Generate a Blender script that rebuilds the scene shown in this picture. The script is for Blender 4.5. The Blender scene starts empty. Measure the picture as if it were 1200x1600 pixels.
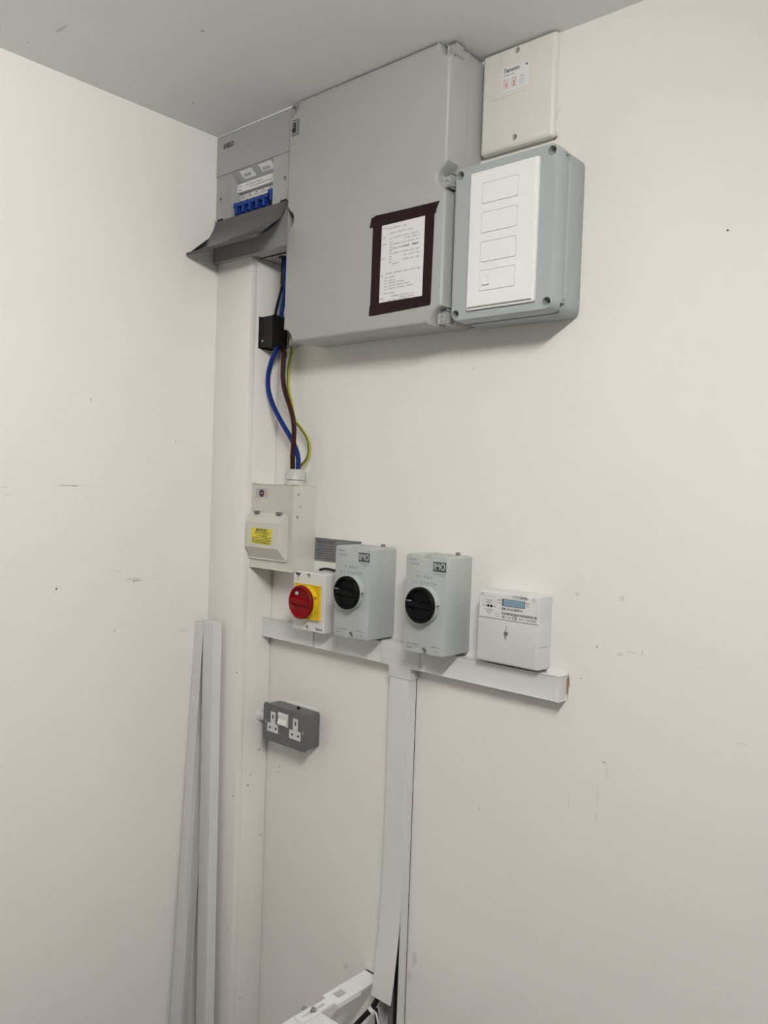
import bpy, bmesh, math, random
from mathutils import Vector, Matrix
random.seed(7)
SC = bpy.context.scene
COL = SC.collection

# ---------------------------------------------------------------- camera
CAM = Vector((1.6324, -1.2898, 1.5934))
YAW, PITCH, ROLL, FPX = math.radians(41.8604), math.radians(-1.7268), math.radians(1.9912), 1293.976
FWD = Vector((-math.sin(YAW)*math.cos(PITCH), math.cos(YAW)*math.cos(PITCH), math.sin(PITCH)))
RT0 = FWD.cross(Vector((0, 0, 1))).normalized(); UP0 = RT0.cross(FWD)
RT = math.cos(ROLL)*RT0 + math.sin(ROLL)*UP0
UP = -math.sin(ROLL)*RT0 + math.cos(ROLL)*UP0
cd = bpy.data.cameras.new('camera'); cam = bpy.data.objects.new('camera', cd); COL.objects.link(cam)
cd.sensor_fit = 'VERTICAL'; cd.sensor_height = 36.0; cd.lens = FPX/1600*36.0; cd.clip_start = 0.02
M = Matrix((RT, UP, -FWD)).transposed().to_4x4(); M.translation = CAM
cam.matrix_world = M
SC.camera = cam

# ---------------------------------------------------------------- world, exposure
w = bpy.data.worlds.new('world'); SC.world = w; w.use_nodes = True
bg = w.node_tree.nodes['Background']; bg.inputs[0].default_value = (0, 0, 0, 1); bg.inputs[1].default_value = 0   # closed room
SC.view_settings.view_transform = 'Standard'; SC.view_settings.look = 'None'
SC.view_settings.exposure = 0.16; SC.view_settings.gamma = 1.0; SC.view_settings.use_curve_mapping = False
LAMP_STRENGTH = 158.0
LAMP_COL = (1.0, .975, .935)

# a pixel gives a direction; the plane it lies on (a wall depth, a side, a height) gives the distance
def ray(u, v): return FWD + RT*((u-600)/FPX) - UP*((v-800)/FPX)
def onY(u, v, d):
    D = ray(u, v); return CAM + D*((-d-CAM.y)/D.y)
def onX(u, v, x):
    D = ray(u, v); return CAM + D*((x-CAM.x)/D.x)
def onZ(u, v, z):
    D = ray(u, v); return CAM + D*((z-CAM.z)/D.z)

# ---------------------------------------------------------------- materials
MATS = {}
def mat(name, col, rough=.5, var=.04, scale=30, bump=0.0, bscale=200, metal=0, spec=.5, emit=None, estr=0, trans=0, alpha=1, coat=0):
    if name in MATS: return MATS[name]
    m = bpy.data.materials.new(name); m.use_nodes = True; nt = m.node_tree; N = nt.nodes; L = nt.links
    b = N['Principled BSDF']
    b.inputs['Roughness'].default_value = rough; b.inputs['Metallic'].default_value = metal
    b.inputs['Specular IOR Level'].default_value = spec
    tc = N.new('ShaderNodeTexCoord')
    nz = N.new('ShaderNodeTexNoise'); nz.inputs['Scale'].default_value = scale; nz.inputs['Detail'].default_value = 4
    L.new(tc.outputs['Object'], nz.inputs['Vector'])
    mr = N.new('ShaderNodeMapRange'); mr.inputs[1].default_value = .3; mr.inputs[2].default_value = .7
    mr.inputs[3].default_value = 1-var; mr.inputs[4].default_value = 1+var
    L.new(nz.outputs['Fac'], mr.inputs[0])
    mx = N.new('ShaderNodeVectorMath'); mx.operation = 'SCALE'; mx.inputs[0].default_value = col
    L.new(mr.outputs[0], mx.inputs['Scale']); L.new(mx.outputs[0], b.inputs['Base Color'])
    if bump:
        n2 = N.new('ShaderNodeTexNoise'); n2.inputs['Scale'].default_value = bscale; n2.inputs['Detail'].default_value = 3
        L.new(tc.outputs['Object'], n2.inputs['Vector'])
        bp = N.new('ShaderNodeBump'); bp.inputs['Strength'].default_value = bump; bp.inputs['Distance'].default_value = .002
        L.new(n2.outputs['Fac'], bp.inputs['Height']); L.new(bp.outputs[0], b.inputs['Normal'])
    if emit: b.inputs['Emission Color'].default_value = (*emit, 1); b.inputs['Emission Strength'].default_value = estr
    if trans: b.inputs['Transmission Weight'].default_value = trans
    if alpha < 1: b.inputs['Alpha'].default_value = alpha
    if coat: b.inputs['Coat Weight'].default_value = coat
    MATS[name] = m; return m

mat('wall_paint', (.865, .85, .815), .55, .018, 2.5, .10, 90, spec=.35)
mat('ceiling_paint', (.90, .905, .91), .7, .02, 3, .08, 120, spec=.25)
mat('floor_vinyl', (.20, .20, .20), .5, .08, 8)
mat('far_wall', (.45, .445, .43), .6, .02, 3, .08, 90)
mat('grey_metal_case', (.39, .40, .395), .5, .02, 40, .03, 500)
mat('smoked', (.085, .08, .088), .22, .03, 20, alpha=.90)
mat('grey_plastic', (.41, .42, .405), .42, .02, 18, .02, 400)
mat('grey_plastic_cool', (.40, .43, .43), .45, .02, 18, .02, 400)
mat('iso_plastic', (.47, .495, .485), .42, .015, 25, .02, 400)
mat('white_plastic', (.83, .835, .82), .35, .01, 30)
mat('cream_plastic', (.76, .74, .68), .40, .025, 25, .02, 300)
mat('cream_metal', (.66, .645, .57), .38, .015, 30, .02, 400)
mat('trunking_white', (.74, .738, .722), .38, .015, 14)
mat('meter_white', (.68, .685, .675), .36, .01, 30)
mat('black_plastic', (.007, .007, .008), .42, .2, 40, spec=.3)
mat('black_gloss', (.004, .004, .005), .5, .2, 40, spec=.12)
mat('red_plastic', (.25, .004, .007), .45, .05, 30, spec=.15)
mat('yellow_plastic', (.83, .58, .015), .38, .03, 30)
mat('yellow_label', (.80, .70, .02), .5, .03, 30)
mat('tape', (.018, .006, .007), .5, .2, 60, .15, 300, spec=.2)
mat('paper', (.80, .79, .79), .7, .01, 30)
mat('ink', (.10, .10, .11), .7, .2, 80)
mat('soft_ink', (.33, .33, .34), .7, .2, 80)
mat('red_ink', (.50, .13, .14), .7, .1, 80)
mat('pink_wash', (.74, .64, .62), .7, .02, 40)
mat('green_wash', (.66, .70, .66), .7, .02, 40)
mat('grey_print', (.27, .285, .29), .6, .05, 80)
mat('dark_print', (.075, .085, .09), .6, .05, 80)
mat('white_print', (.5, .52, .52), .6, .02, 80)
mat('warn_label', (.19, .195, .195), .5, .05, 60)
mat('warn_line', (.085, .088, .09), .6, .05, 60)
mat('blue_toggle', (.008, .045, .26), .35, .05, 40)
mat('breaker', (.66, .67, .65), .42, .02, 40)
mat('blue_cable', (.004, .024, .20), .40, .05, 40, spec=.35)
mat('brown_cable', (.035, .010, .006), .42, .1, 40, spec=.3)
mat('grey_cable', (.16, .16, .16), .45, .1, 40)
mat('gland_grey', (.56, .575, .56), .4, .02, 40)
mat('screw_metal', (.45, .44, .42), .32, .1, 60, metal=.9)
mat('hole_dark', (.05, .048, .045), .7, .1, 60)
mat('socket_grey', (.135, .138, .138), .45, .12, 160, .25, 500)
mat('lcd', (.22, .33, .42), .25, .02, 30)
mat('lcd_edge', (.07, .07, .09), .3, .02, 30)
mat('red_badge', (.10, .012, .02), .45, .05, 40)
mat('scuff', (.50, .48, .44), .7, .1, 120)
mat('scuff_light', (.74, .72, .68), .7, .05, 120)
mat('chip_brown', (.30, .19, .13), .8, .3, 120)
mat('steel_white', (.86, .865, .865), .38, .01, 20)
mat('lamp_body', (.8, .8, .8), .4, .01, 20)
mat('lamp_glow', (.9, .9, .9), .5, .0, 20, emit=LAMP_COL, estr=LAMP_STRENGTH)
mat('door_white', (.72, .72, .70), .45, .01, 20)

def striped():
    # green/yellow earth sleeve: stripe along the cable
    m = bpy.data.materials.new('earth_cable'); m.use_nodes = True; N = m.node_tree.nodes; L = m.node_tree.links
    b = N['Principled BSDF']; b.inputs['Roughness'].default_value = .4
    at = N.new('ShaderNodeAttribute'); at.attribute_name = 'stripe'
    rp = N.new('ShaderNodeValToRGB'); rp.color_ramp.interpolation = 'CONSTANT'
    rp.color_ramp.elements[0].color = (.50, .44, .02, 1); rp.color_ramp.elements[1].position = .5; rp.color_ramp.elements[1].color = (.10, .17, .03, 1)
    L.new(at.outputs['Fac'], rp.inputs[0]); L.new(rp.outputs[0], b.inputs['Base Color'])
    MATS['earth_cable'] = m
striped()

# ---------------------------------------------------------------- object helpers
ORG = {}
def thing(name, label, cat, loc, group=None):
    o = bpy.data.objects.new(name, None); COL.objects.link(o); o.location = loc; o.empty_display_size = .02
    o['label'] = label; o['category'] = cat
    if group: o['group'] = group
    ORG[o.name] = Vector(loc); return o
def fin(name, bm, m, parent=None, label=None, cat=None, group=None, kind=None, flat=False):
    bmesh.ops.recalc_face_normals(bm, faces=bm.faces)
    me = bpy.data.meshes.new(name); bm.to_mesh(me); bm.free()
    return fin_mesh(name, me, m, parent, label, cat, group, kind, flat)
def fin_mesh(name, me, m, parent=None, label=None, cat=None, group=None, kind=None, flat=False):
    if parent is None:
        xs = [v.co for v in me.vertices]
        org = Vector(((min(c.x for c in xs)+max(c.x for c in xs))/2, (min(c.y for c in xs)+max(c.y for c in xs))/2, min(c.z for c in xs)))
    else: org = ORG[parent.name]
    me.transform(Matrix.Translation(-org))
    me.materials.append(MATS[m])
    if not flat:
        for p in me.polygons: p.use_smooth = True
        me.set_sharp_from_angle(angle=math.radians(33))
    o = bpy.data.objects.new(name, me); COL.objects.link(o)
    if parent is None: o.location = org
    else: o.parent = parent
    ORG[o.name] = org
    if label: o['label'] = label
    if cat: o['category'] = cat
    if group: o['group'] = group
    if kind: o['kind'] = kind
    return o

def box(x0, x1, y0, y1, z0, z1, r=0.0, seg=2, bm=None, mtx=None):
    t = bmesh.new(); bmesh.ops.create_cube(t, size=1)
    for v in t.verts: v.co = Vector(((x0+x1)/2+v.co.x*(x1-x0), (y0+y1)/2+v.co.y*(y1-y0), (z0+z1)/2+v.co.z*(z1-z0)))
    if r: bmesh.ops.bevel(t, geom=t.edges[:], offset=r, segments=seg, profile=.5, affect='EDGES')
    if mtx: t.transform(mtx)
    return join(bm, t)
def join(bm, t):
    if bm is None: return t
    me = bpy.data.meshes.new('tmp'); t.to_mesh(me); t.free(); bm.from_mesh(me); bpy.data.meshes.remove(me); return bm
def prism(pts, a0, a1, axis='y', r=0.0, seg=2, bm=None):
    """polygon pts in the two other axes (x,z for y; x,y for z; y,z for x), extruded a0->a1; r bevels the a1 rim"""
    def P(p, a): return Vector((p[0], a, p[1])) if axis == 'y' else Vector((p[0], p[1], a)) if axis == 'z' else Vector((a, p[0], p[1]))
    t = bmesh.new(); A = [t.verts.new(P(p, a0)) for p in pts]; B = [t.verts.new(P(p, a1)) for p in pts]
    n = len(pts); t.faces.new(A); fb = t.faces.new(B)
    for i in range(n): t.faces.new((A[i], A[(i+1) % n], B[(i+1) % n], B[i]))
    bmesh.ops.recalc_face_normals(t, faces=t.faces)
    if r: bmesh.ops.bevel(t, geom=list(fb.edges), offset=r, segments=seg, profile=.5, affect='EDGES')
    bmesh.ops.triangulate(t, faces=[f for f in t.faces if len(f.verts) > 4])
    return join(bm, t)
def loft(rings, bm=None, caps=True):
    t = bmesh.new(); R = [[t.verts.new(p) for p in ring] for ring in rings]; n = len(R[0])
    for a, b in zip(R, R[1:]):
        for i in range(n): t.faces.new((a[i], a[(i+1) % n], b[(i+1) % n], b[i]))
    if caps: t.faces.new(R[0]); t.faces.new(R[-1])
    bmesh.ops.recalc_face_normals(t, faces=t.faces)
    return join(bm, t)
def rrect(x0, x1, z0, z1, r, n=5):
    out = []
    for cx, cz, a in ((x1-r, z1-r, 0), (x0+r, z1-r, 90), (x0+r, z0+r, 180), (x1-r, z0+r, 270)):
        for i in range(n+1):
            t = math.radians(a+90*i/n); out.append((cx+r*math.cos(t), cz+r*math.sin(t)))
    return out
def rloft(x0, x1, z0, z1, r, prof, bm=None):
    """rounded-rectangle body lofted along y: prof = [(y, inset), ...]"""
    return loft([[Vector((x, y, z)) for x, z in rrect(x0+i, x1-i, z0+i, z1-i, max(r-i, .0006))] for y, i in prof], bm)
def cyl(c, r, d0, d1, axis='y', n=32, r2=None, bev=0.0, bm=None, flat_n=None):
    """disc/cylinder centred on c (the two other axes), running d0->d1 along axis"""
    n = flat_n or n
    def ring(a, rr):
        o = []
        for i in range(n):
            t = 2*math.pi*i/n; p, q = rr*math.cos(t), rr*math.sin(t)
            o.append(Vector((c[0]+p, a, c[1]+q)) if axis == 'y' else Vector((c[0]+p, c[1]+q, a)) if axis == 'z' else Vector((a, c[0]+p, c[1]+q)))
        return o
    r2 = r if r2 is None else r2
    s = 1 if d1 > d0 else -1
    rings = [ring(d0, r)]
    if bev: rings += [ring(d1-s*bev, r2), ring(d1-s*bev*.3, r2-bev*.3), ring(d1, r2-bev)]
    else: rings += [ring(d1, r2)]
    return loft(rings, bm)
def tube(pts, r, n=10, per=8, bm=None, stripe=False):
    P = [Vector(p) for p in pts]; S = []
    ext = [P[0]*2-P[1]] + P + [P[-1]*2-P[-2]]
    for i in range(1, len(ext)-2):
        a, b, c, d = ext[i-1:i+3]
        for k in range(per):
            t = k/per
            S.append(.5*((2*b)+(c-a)*t+(2*a-5*b+4*c-d)*t*t+(-a+3*b-3*c+d)*t**3))
    S.append(P[-1])
    rings = []; nrm = None
    for i, p in enumerate(S):
        T = (S[min(i+1, len(S)-1)]-S[max(i-1, 0)]).normalized()
        nrm = (T.cross(Vector((0, 1, .01))) if nrm is None else nrm - T*nrm.dot(T)).normalized()
        bn = T.cross(nrm)
        rings.append([p+(nrm*math.cos(2*math.pi*k/n)+bn*math.sin(2*math.pi*k/n))*r for k in range(n)])
    t = loft(rings, bm)
    return t
def carve(o, cutter, flat=False):
    """cut a real recess (world-space cutter bmesh) out of a finished part"""
    bmesh.ops.recalc_face_normals(cutter, faces=cutter.faces)
    cm = bpy.data.meshes.new('cut'); cutter.to_mesh(cm); cutter.free(); cm.transform(Matrix.Translation(-ORG[o.name]))
    a = bpy.data.objects.new('a', o.data); c = bpy.data.objects.new('c', cm); COL.objects.link(a); COL.objects.link(c)
    md = a.modifiers.new('b', 'BOOLEAN'); md.operation = 'DIFFERENCE'; md.solver = 'EXACT'; md.use_self = True; md.object = c
    dg = bpy.context.evaluated_depsgraph_get(); me = bpy.data.meshes.new_from_object(a.evaluated_get(dg))
    bpy.data.objects.remove(a); bpy.data.objects.remove(c); bpy.data.meshes.remove(cm)
    m0 = o.data.materials[0]; me.materials.clear(); me.materials.append(m0)
    for p in me.polygons: p.material_index = 0; p.use_smooth = not flat
    if not flat: me.set_sharp_from_angle(angle=math.radians(33))
    o.data = me
def text(parent, name, s, x, z, y, size, m, align='LEFT', rot=0, bold=0.0, sx=1.0, shear=0.0, thick=.0001):
    """flat print on a front (facing -y) surface at plane y"""
    cu = bpy.data.curves.new('t', 'FONT'); cu.body = s; cu.size = size; cu.align_x = align; cu.align_y = 'CENTER'; cu.offset = bold; cu.shear = shear; cu.extrude = thick
    cu.resolution_u = 3
    o = bpy.data.objects.new('t', cu); COL.objects.link(o)
    dg = bpy.context.evaluated_depsgraph_get(); me = bpy.data.meshes.new_from_object(o.evaluated_get(dg))
    bpy.data.objects.remove(o); bpy.data.curves.remove(cu)
    me.transform(Matrix.Translation((x, y, z)) @ Matrix.Rotation(rot, 4, 'Y') @ Matrix.Rotation(math.pi/2, 4, 'X') @ Matrix.Diagonal((sx, 1, 1, 1)))
    return fin_mesh(name, me, m, parent, flat=True)
def fine_print(parent, rows, y, m, name='fine_print', thick=.00015, kind='stuff'):
    """rows of tiny dashes where the photograph shows lettering too small to read: rows = (x0, x1, z, h)"""
    bm = bmesh.new()
    for x0, x1, z, h in rows:
        x = x0
        while x < x1-h*.3:
            wd = min(random.uniform(.45, 1.0)*h, x1-x)
            box(x, x+wd, y, y-thick, z-h/2*random.uniform(.7, 1), z+h/2*random.uniform(.7, 1), bm=bm)
            x += wd+h*random.choice((.22, .22, .25, .8))
    return fin(name, bm, m, parent, kind=kind, flat=True)
def scribble(bm, x0, x1, z, h, y, th=.0005, words=None):
    """handwriting: joined-up strokes along a line"""
    x = x0
    while x < x1-h:
        wl = min(random.uniform(2.5, 6)*h, x1-x); px = None; n = max(3, int(wl/(h*.28)))
        for i in range(n+1):
            p = (x+wl*i/n, z+h*random.uniform(.15, .5)*(1 if i % 2 else -1))
            if px:
                d = Vector((p[0]-px[0], p[1]-px[1])).normalized()*th/2
                q = [bm.verts.new((px[0]-d.y, y, px[1]+d.x)), bm.verts.new((px[0]+d.y, y, px[1]-d.x)), bm.verts.new((p[0]+d.y, y, p[1]-d.x)), bm.verts.new((p[0]-d.y, y, p[1]+d.x))]
                bm.faces.new(q)
            px = p
        x += wl+h*.9
def screw(parent, x, z, y, r=.0035, slot=True, m='screw_metal', name='screw', recess=None, rot=.6):
    s = fin(name, cyl((x, z), r, y, y-.0012, n=20, bev=.0005), m, parent)
    if slot:
        bm = box(-r*.8, r*.8, -.0010, .0007, -r*.17, r*.17); bm.transform(Matrix.Translation((x, y-.0012, z)) @ Matrix.Rotation(rot, 4, 'Y'))
        carve(s, bm)
    return s
def well(host, x, z, y, r, depth, head, rot=.6):
    """counterbore cut into the host, with the screw at its bottom"""
    carve(host, cyl((x, z), r, y-.002, y+depth, n=24)); return screw(host, x, z, y+depth+.0002, head, rot=rot)

# ================================================================ THE SETTING
H = 2.402; RX = 3.6; RY = -4.4
BW, BD = .1273, .090
wb = fin('wall_back', box(-.1, RX+.1, 0, .1, 0, H), 'wall_paint', kind='structure')
wb['label'] = 'off-white painted plasterboard wall carrying all the electrical boxes'
wl = fin('wall_left', box(-.1, 0, RY, 0, 0, H), 'wall_paint', kind='structure')
wl['label'] = 'plain off-white side wall left of the fuse board'
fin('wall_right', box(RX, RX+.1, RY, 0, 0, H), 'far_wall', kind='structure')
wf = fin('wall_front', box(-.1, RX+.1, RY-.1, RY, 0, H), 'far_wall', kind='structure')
fin('floor', box(-.1, RX+.1, RY-.1, .1, -.1, 0), 'floor_vinyl', kind='structure')
ce = fin('ceiling', box(-.1, RX+.1, RY-.1, .1, H, H+.1), 'ceiling_paint', kind='structure')
# boarded pipe boxing in the corner
ORG['x'] = Vector((0, 0, 0))
bx = thing('trim_1', 'painted boxed-in corner casing running up the wall below the fuse board', 'boxing', (BW/2, -BD/2, 0)); del bx['category']
bx['kind'] = 'structure'
fin('front_board', box(0, BW, -BD, -BD+.018, 0, 2.107, .0012), 'wall_paint', bx)
fin('side_board', box(BW-.012, BW, -BD+.018, -.0015, 0, 2.107, .0008), 'wall_paint', bx)
# door in the unseen wall opposite the boxes
dr = thing('door_1', 'plain white flush door in the wall opposite the electrical boxes', 'door', (2.2, RY+.03, 0)); dr['kind'] = 'structure'; del dr['category']
fin('door_leaf', box(1.8, 2.6, RY+.0, RY+.04, 0.005, 2.02, .003), 'door_white', dr)
fin('door_handle', tube([(1.88, RY+.04, 1.0), (1.88, RY+.09, 1.0), (1.93, RY+.095, 1.0), (2.0, RY+.095, 1.0)], .009), 'screw_metal', dr)

# marks on the walls
def blob(c, ax, ay, plane, m, parent, name='scuff', jag=.35, n=14, off=.0004):
    bm = bmesh.new(); vs = []
    for i in range(n):
        t = 2*math.pi*i/n; k = 1+random.uniform(-jag, jag)
        p, q = ax*k*math.cos(t), ay*k*math.sin(t)
        vs.append(bm.verts.new((c.x+p, -off, c.z+q) if plane == 'y' else (off, c.y+p, c.z+q) if plane == 'x' else (c.x+p, c.y+q, H-off)))
    bm.faces.new(vs); return fin(name, bm, m, parent, flat=True)
for u, v, a, b, m in ((1137, 360, .002, .002, 'hole_dark'), (933, 1011, .0016, .003, 'scuff'), (908, 1060, .0028, .0012, 'scuff'),
                      (944, 1191, .003, .0014, 'scuff'), (1147, 979, .004, .003, 'white_plastic'),
                      (749, 1264, .0025, .0035, 'scuff_light'),
                      (437, 1198, .0015, .0015, 'hole_dark'), (435, 1206, .002, .004, 'scuff'), (740, 577, .003, .002, 'scuff_light'), (822, 913, .002, .002, 'scuff_light')):
    blob(onY(u, v, 0), a, b, 'y', m, wb, 'screw_hole' if m == 'hole_dark' else 'scuff')
for u, v, a, b in ((968, 1023, .007, .0028), (987, 1019, .007, .0014), (1004, 1021, .0015, .004), (902, 929, .004, .004), (972, 935, .003, .005),
                   (948, 1205, .0008, .014), (934, 1243, .0012, .016), (889, 1250, .001, .014), (932, 1275, .0012, .011), (1160, 1162, .008, .0008),
                   (648, 1500, .006, .014), (640, 1525, .004, .01), (540, 1510, .008, .006)):
    blob(onY(u, v, 0), a, b, 'y', 'scuff_light', wb, jag=.5)
for u, v, a, b, m in ((112, 759, .022, .0012, 'scuff'), (150, 759.5, .035, .0006, 'scuff_light'), (237, 768, .007, .0007, 'scuff_light'), (8, 761, .009, .0012, 'scuff_light'), (12, 773, .006, .001, 'scuff_light'),
                      (205, 905, .024, .0022, 'scuff_light'), (212, 907, .010, .0022, 'scuff'), (240, 904, .022, .0008, 'scuff_light'), (185, 893, .009, .001, 'scuff_light'), (88, 920, .0018, .0018, 'hole_dark'),
                      (142, 624, .0015, .003, 'scuff'), (274, 690, .0015, .0015, 'scuff'), (179, 986, .0015, .0025, 'scuff'), (285, 985, .014, .0012, 'scuff_light'), (168, 815, .0015, .0015, 'scuff_light')):
    blob(onX(u, v, 0), a, b, 'x', m, wl, jag=.45)
for u, v, a, b in ((316, 48, .004, .003), (44, 66, .002, .002), (302, 160, .004, .002), (95, 45, .02, .003)):
    blob(onZ(u, v, H), a, b, 'z', 'scuff_light' if a > .01 else 'scuff', ce)
def on_board(u, v, side):   # boxing: front board or side board
    return onX(u, v, BW) if side else onY(u, v, BD)
for u, v, side, m in ((370.5, 1051, 0, 'hole_dark'), (363.5, 1244, 0, 'hole_dark'), (356, 1450, 0, 'scuff'), (388, 425, 0, 'scuff'), (384, 620, 0, 'scuff_light'),
                      (405, 1171, 1, 'hole_dark'), (391, 1210, 1, 'scuff'), (387, 1227, 1, 'hole_dark'), (407, 1304, 1, 'hole_dark'), (399, 1399, 1, 'scuff_light'), (375, 1559, 1, 'scuff'), (394, 1004, 1, 'scuff_light')):
    p = on_board(u, v, side); bm = bmesh.new()
    n = 10; vs = []
    for i in range(n):
        t = 2*math.pi*i/n; k = .0017*(1+random.uniform(-.3, .3))
        vs.append(bm.verts.new((BW+.0004, p.y+k*1.3*math.cos(t), p.z+k*math.sin(t)) if side else (p.x+k*math.cos(t), -BD-.0004, p.z+k*math.sin(t))))
    bm.faces.new(vs); fin('nail_hole', bm, m, bx, flat=True)

# ================================================================ CEILING LIGHT (out of frame, above the viewer)
def batten(lx, l0, l1, glow, label):
    lt = thing('batten_light_offscreen', label, 'light', (lx, (l0+l1)/2, H-.08))
    fin('light_body', box(lx-.06, lx+.06, l0, l1, H-.03, H, .004), 'lamp_body', lt)
    fin('diffuser_offscreen', prism([(lx+.032*math.cos(math.pi*i/12), H-.03-.050*math.sin(math.pi*i/12)) for i in range(13)], l0+.01, l1-.01, 'y'), glow, lt)
    for yy in (l0, l1-.012): fin('end_cap', prism([(lx+.060*math.cos(math.pi*i/12), H-.03-.060*math.sin(math.pi*i/12)) for i in range(13)], yy, yy+.012, 'y'), 'lamp_body', lt)
batten(1.665, -1.50, -.85, 'lamp_glow', 'white ceiling batten light close to the wall of electrical boxes')

# ================================================================ FUSE BOARD
X0, X1, Z0, Z1, YF = .002, .262, 2.107, 2.3985, -.100
fb = thing('fuse_board', 'grey metal fuse board with blue breaker switches in the corner under the ceiling', 'fuse board', ((X0+X1)/2, -.05, Z0))
RX0, RX1, RZ0, RZ1 = .057, .205, 2.203, 2.308
bm = box(X0, X1, -.001, -.066, Z0, Z1, .002)
fin('body', bm, 'grey_metal_case', fb)
bm = box(X0, X1, -.064, YF, RZ1, Z1, .0015)
box(X0, X1, -.064, YF, Z0, RZ0, .003, bm=bm)
box(X0, RX0, -.064, YF+.0005, RZ0-.001, RZ1+.001, .0002, bm=bm); box(RX1, X1, -.064, YF+.0005, RZ0-.001, RZ1+.001, .0002, bm=bm)
cov = fin('front_cover', bm, 'grey_metal_case', fb)
hd = fin('hood_panel', prism([(YF+.001, RZ1), (YF+.020, 2.286), (YF+.034, 2.286), (YF+.034, RZ1)], RX0, RX1, 'x'), 'grey_metal_case', fb)
# stickers on the sloping hood
def on_hood(x, t, lift=.0005): return Vector((x, YF+.001+.019*t-lift*.75, RZ1-.022*t-lift*.65))
for x0, x1, t0, t1 in ((.082, .125, .12, .80), (.148, .192, .10, .72)):
    bm = bmesh.new(); bm.faces.new([bm.verts.new(on_hood(x, t)) for x, t in ((x0, t0), (x1, t0), (x1+.004, t1), (x0+.004, t1))])
    s = fin('sticker', bm, 'paper', hd, flat=True)
    bm = bmesh.new()
    for k in range(7):
        a = x0+.010+k*.0034
        bm.faces.new([bm.verts.new(on_hood(x, t, .0009)) for x, t in ((a, .40), (a+.0022, .40), (a+.0022, .62), (a, .62))])
    fin('sticker_print', bm, 'soft_ink', hd, flat=True, kind='stuff')
st = fin('circuit_chart', box(RX0+.001, RX1-.002, YF+.034, YF+.0185, 2.265, 2.2845, .0005), 'paper', fb)
fine_print(st, [(RX0+.006, RX0+.014, 2.270, .004), (RX0+.006, RX0+.016, 2.279, .003), (RX0+.03, RX0+.09, 2.278, .003), (RX0+.045, RX0+.12, 2.272, .003), (RX1-.012, RX1-.006, 2.274, .005)], YF+.0184, 'soft_ink')
nb = 6; bwid = (RX1-RX0-.002)/nb
for k in range(nb):
    a = RX0+.001+k*bwid; big = k == nb-1
    cb = fin('circuit_breaker', prism([(-.066, 2.204), (YF+.026, 2.204), (YF+.026, 2.222), (YF+.020, 2.226), (YF+.020, 2.246), (YF+.026, 2.250), (YF+.026, 2.262), (-.066, 2.262)], a+.0003, a+bwid-.0003, 'x'), 'breaker', fb)
    up = .007 if big else 0
    tb = box(a+.0006, a+bwid-.0006, YF+.024, YF+.008, 2.2285+up, 2.2375+up, .0012)
    box(a+bwid*.36, a+bwid*.66, YF+.022, YF+.006, 2.2125+up, 2.230+up, .001, bm=tb)
    fin('toggle', tb, 'blue_toggle', cb)
    fin('rating_mark', box(a+bwid*.35, a+bwid*.55, YF+.026, YF+.0256, 2.2575, 2.2600), 'red_ink', cb, flat=True)
    fine_print(cb, [(a+.004, a+bwid-.004, 2.2545, .0028), (a+.005, a+bwid-.006, 2.2145, .0025)], YF+.026, 'soft_ink')
for x, z in ((.0165, 2.2535), (.2435, 2.2535)): well(cov, x, z, YF+.0005, .0050, .005, .0036, 1.2)
text(cov, 'lettering', 'SHIELD', .0235, 2.3735, YF-.0001, .0150, 'dark_print', bold=.0009, sx=.80)
# smoked flip-down cover
pr = [(-.100, 2.2035), (-.1065, 2.184), (-.118, 2.163), (-.134, 2.142), (-.155, 2.124), (-.179, 2.111)]
def shell(pts, th):
    out = list(pts); back = []
    for i, p in enumerate(pts):
        a = pts[max(i-1, 0)]; b = pts[min(i+1, len(pts)-1)]; d = Vector((b[0]-a[0], b[1]-a[1])).normalized(); back.append((p[0]-d.y*th, p[1]-d.x*th))
    return out+back[::-1]
fl = fin('flip_cover', prism(shell(pr, -.003), .006, .2575, 'x'), 'smoked', fb)
for x in (.012, .236): fin('hinge', cyl((-.100, 2.2045), .0035, x, x+.016, 'x', n=14), 'black_plastic', fb)
bm = bmesh.new()
fin('cover_rim', prism([(-.179, 2.111), (-.1825, 2.1125), (-.1815, 2.1065), (-.176, 2.108)], .006, .2575, 'x'), 'smoked', fl)
g = onZ(440, 402, Z0)
fin('cable_hole_dark', cyl((g.x+.004, g.y+.004), .013, Z0-.0008, Z0-.0001, 'z', n=24), 'black_plastic', fb)  # uncut cable hole: its shade is painted as a flat black disc
# ceiling filler crack above the board
fin('ceiling_bead', box(.002, .262, -.1015, -.098, H-.0028, H-.0002, .0006), 'ceiling_paint', ce)

# ================================================================ LARGE GREY ENCLOSURE
AX0, AX1, AZ0, AZ1, AY = .267, .6965, 1.895, 2.400, -.111
be = thing('large_enclosure', 'large light grey plastic enclosure with taped note on its lid, against the ceiling', 'enclosure', ((AX0+AX1)/2, -.05, AZ0))
fin('base', rloft(AX0+.005, AX1-.0005, AZ0+.004, AZ1-.001, .012, [(-.0005, .004), (-.006, 0), (-.047, -.001), (-.050, -.001)]), 'grey_plastic', be)
fin('seal_rib', rloft(AX0+.001, AX1+.0015, AZ0+.001, AZ1, .012, [(-.0495, 0), (-.0535, 0)]), 'grey_plastic', be)
fin('lid_rim', rloft(AX0+.001, AX1, AZ0+.001, AZ1-.0006, .012, [(-.0535, 0), (-.074, .0005)]), 'grey_plastic', be)
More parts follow.
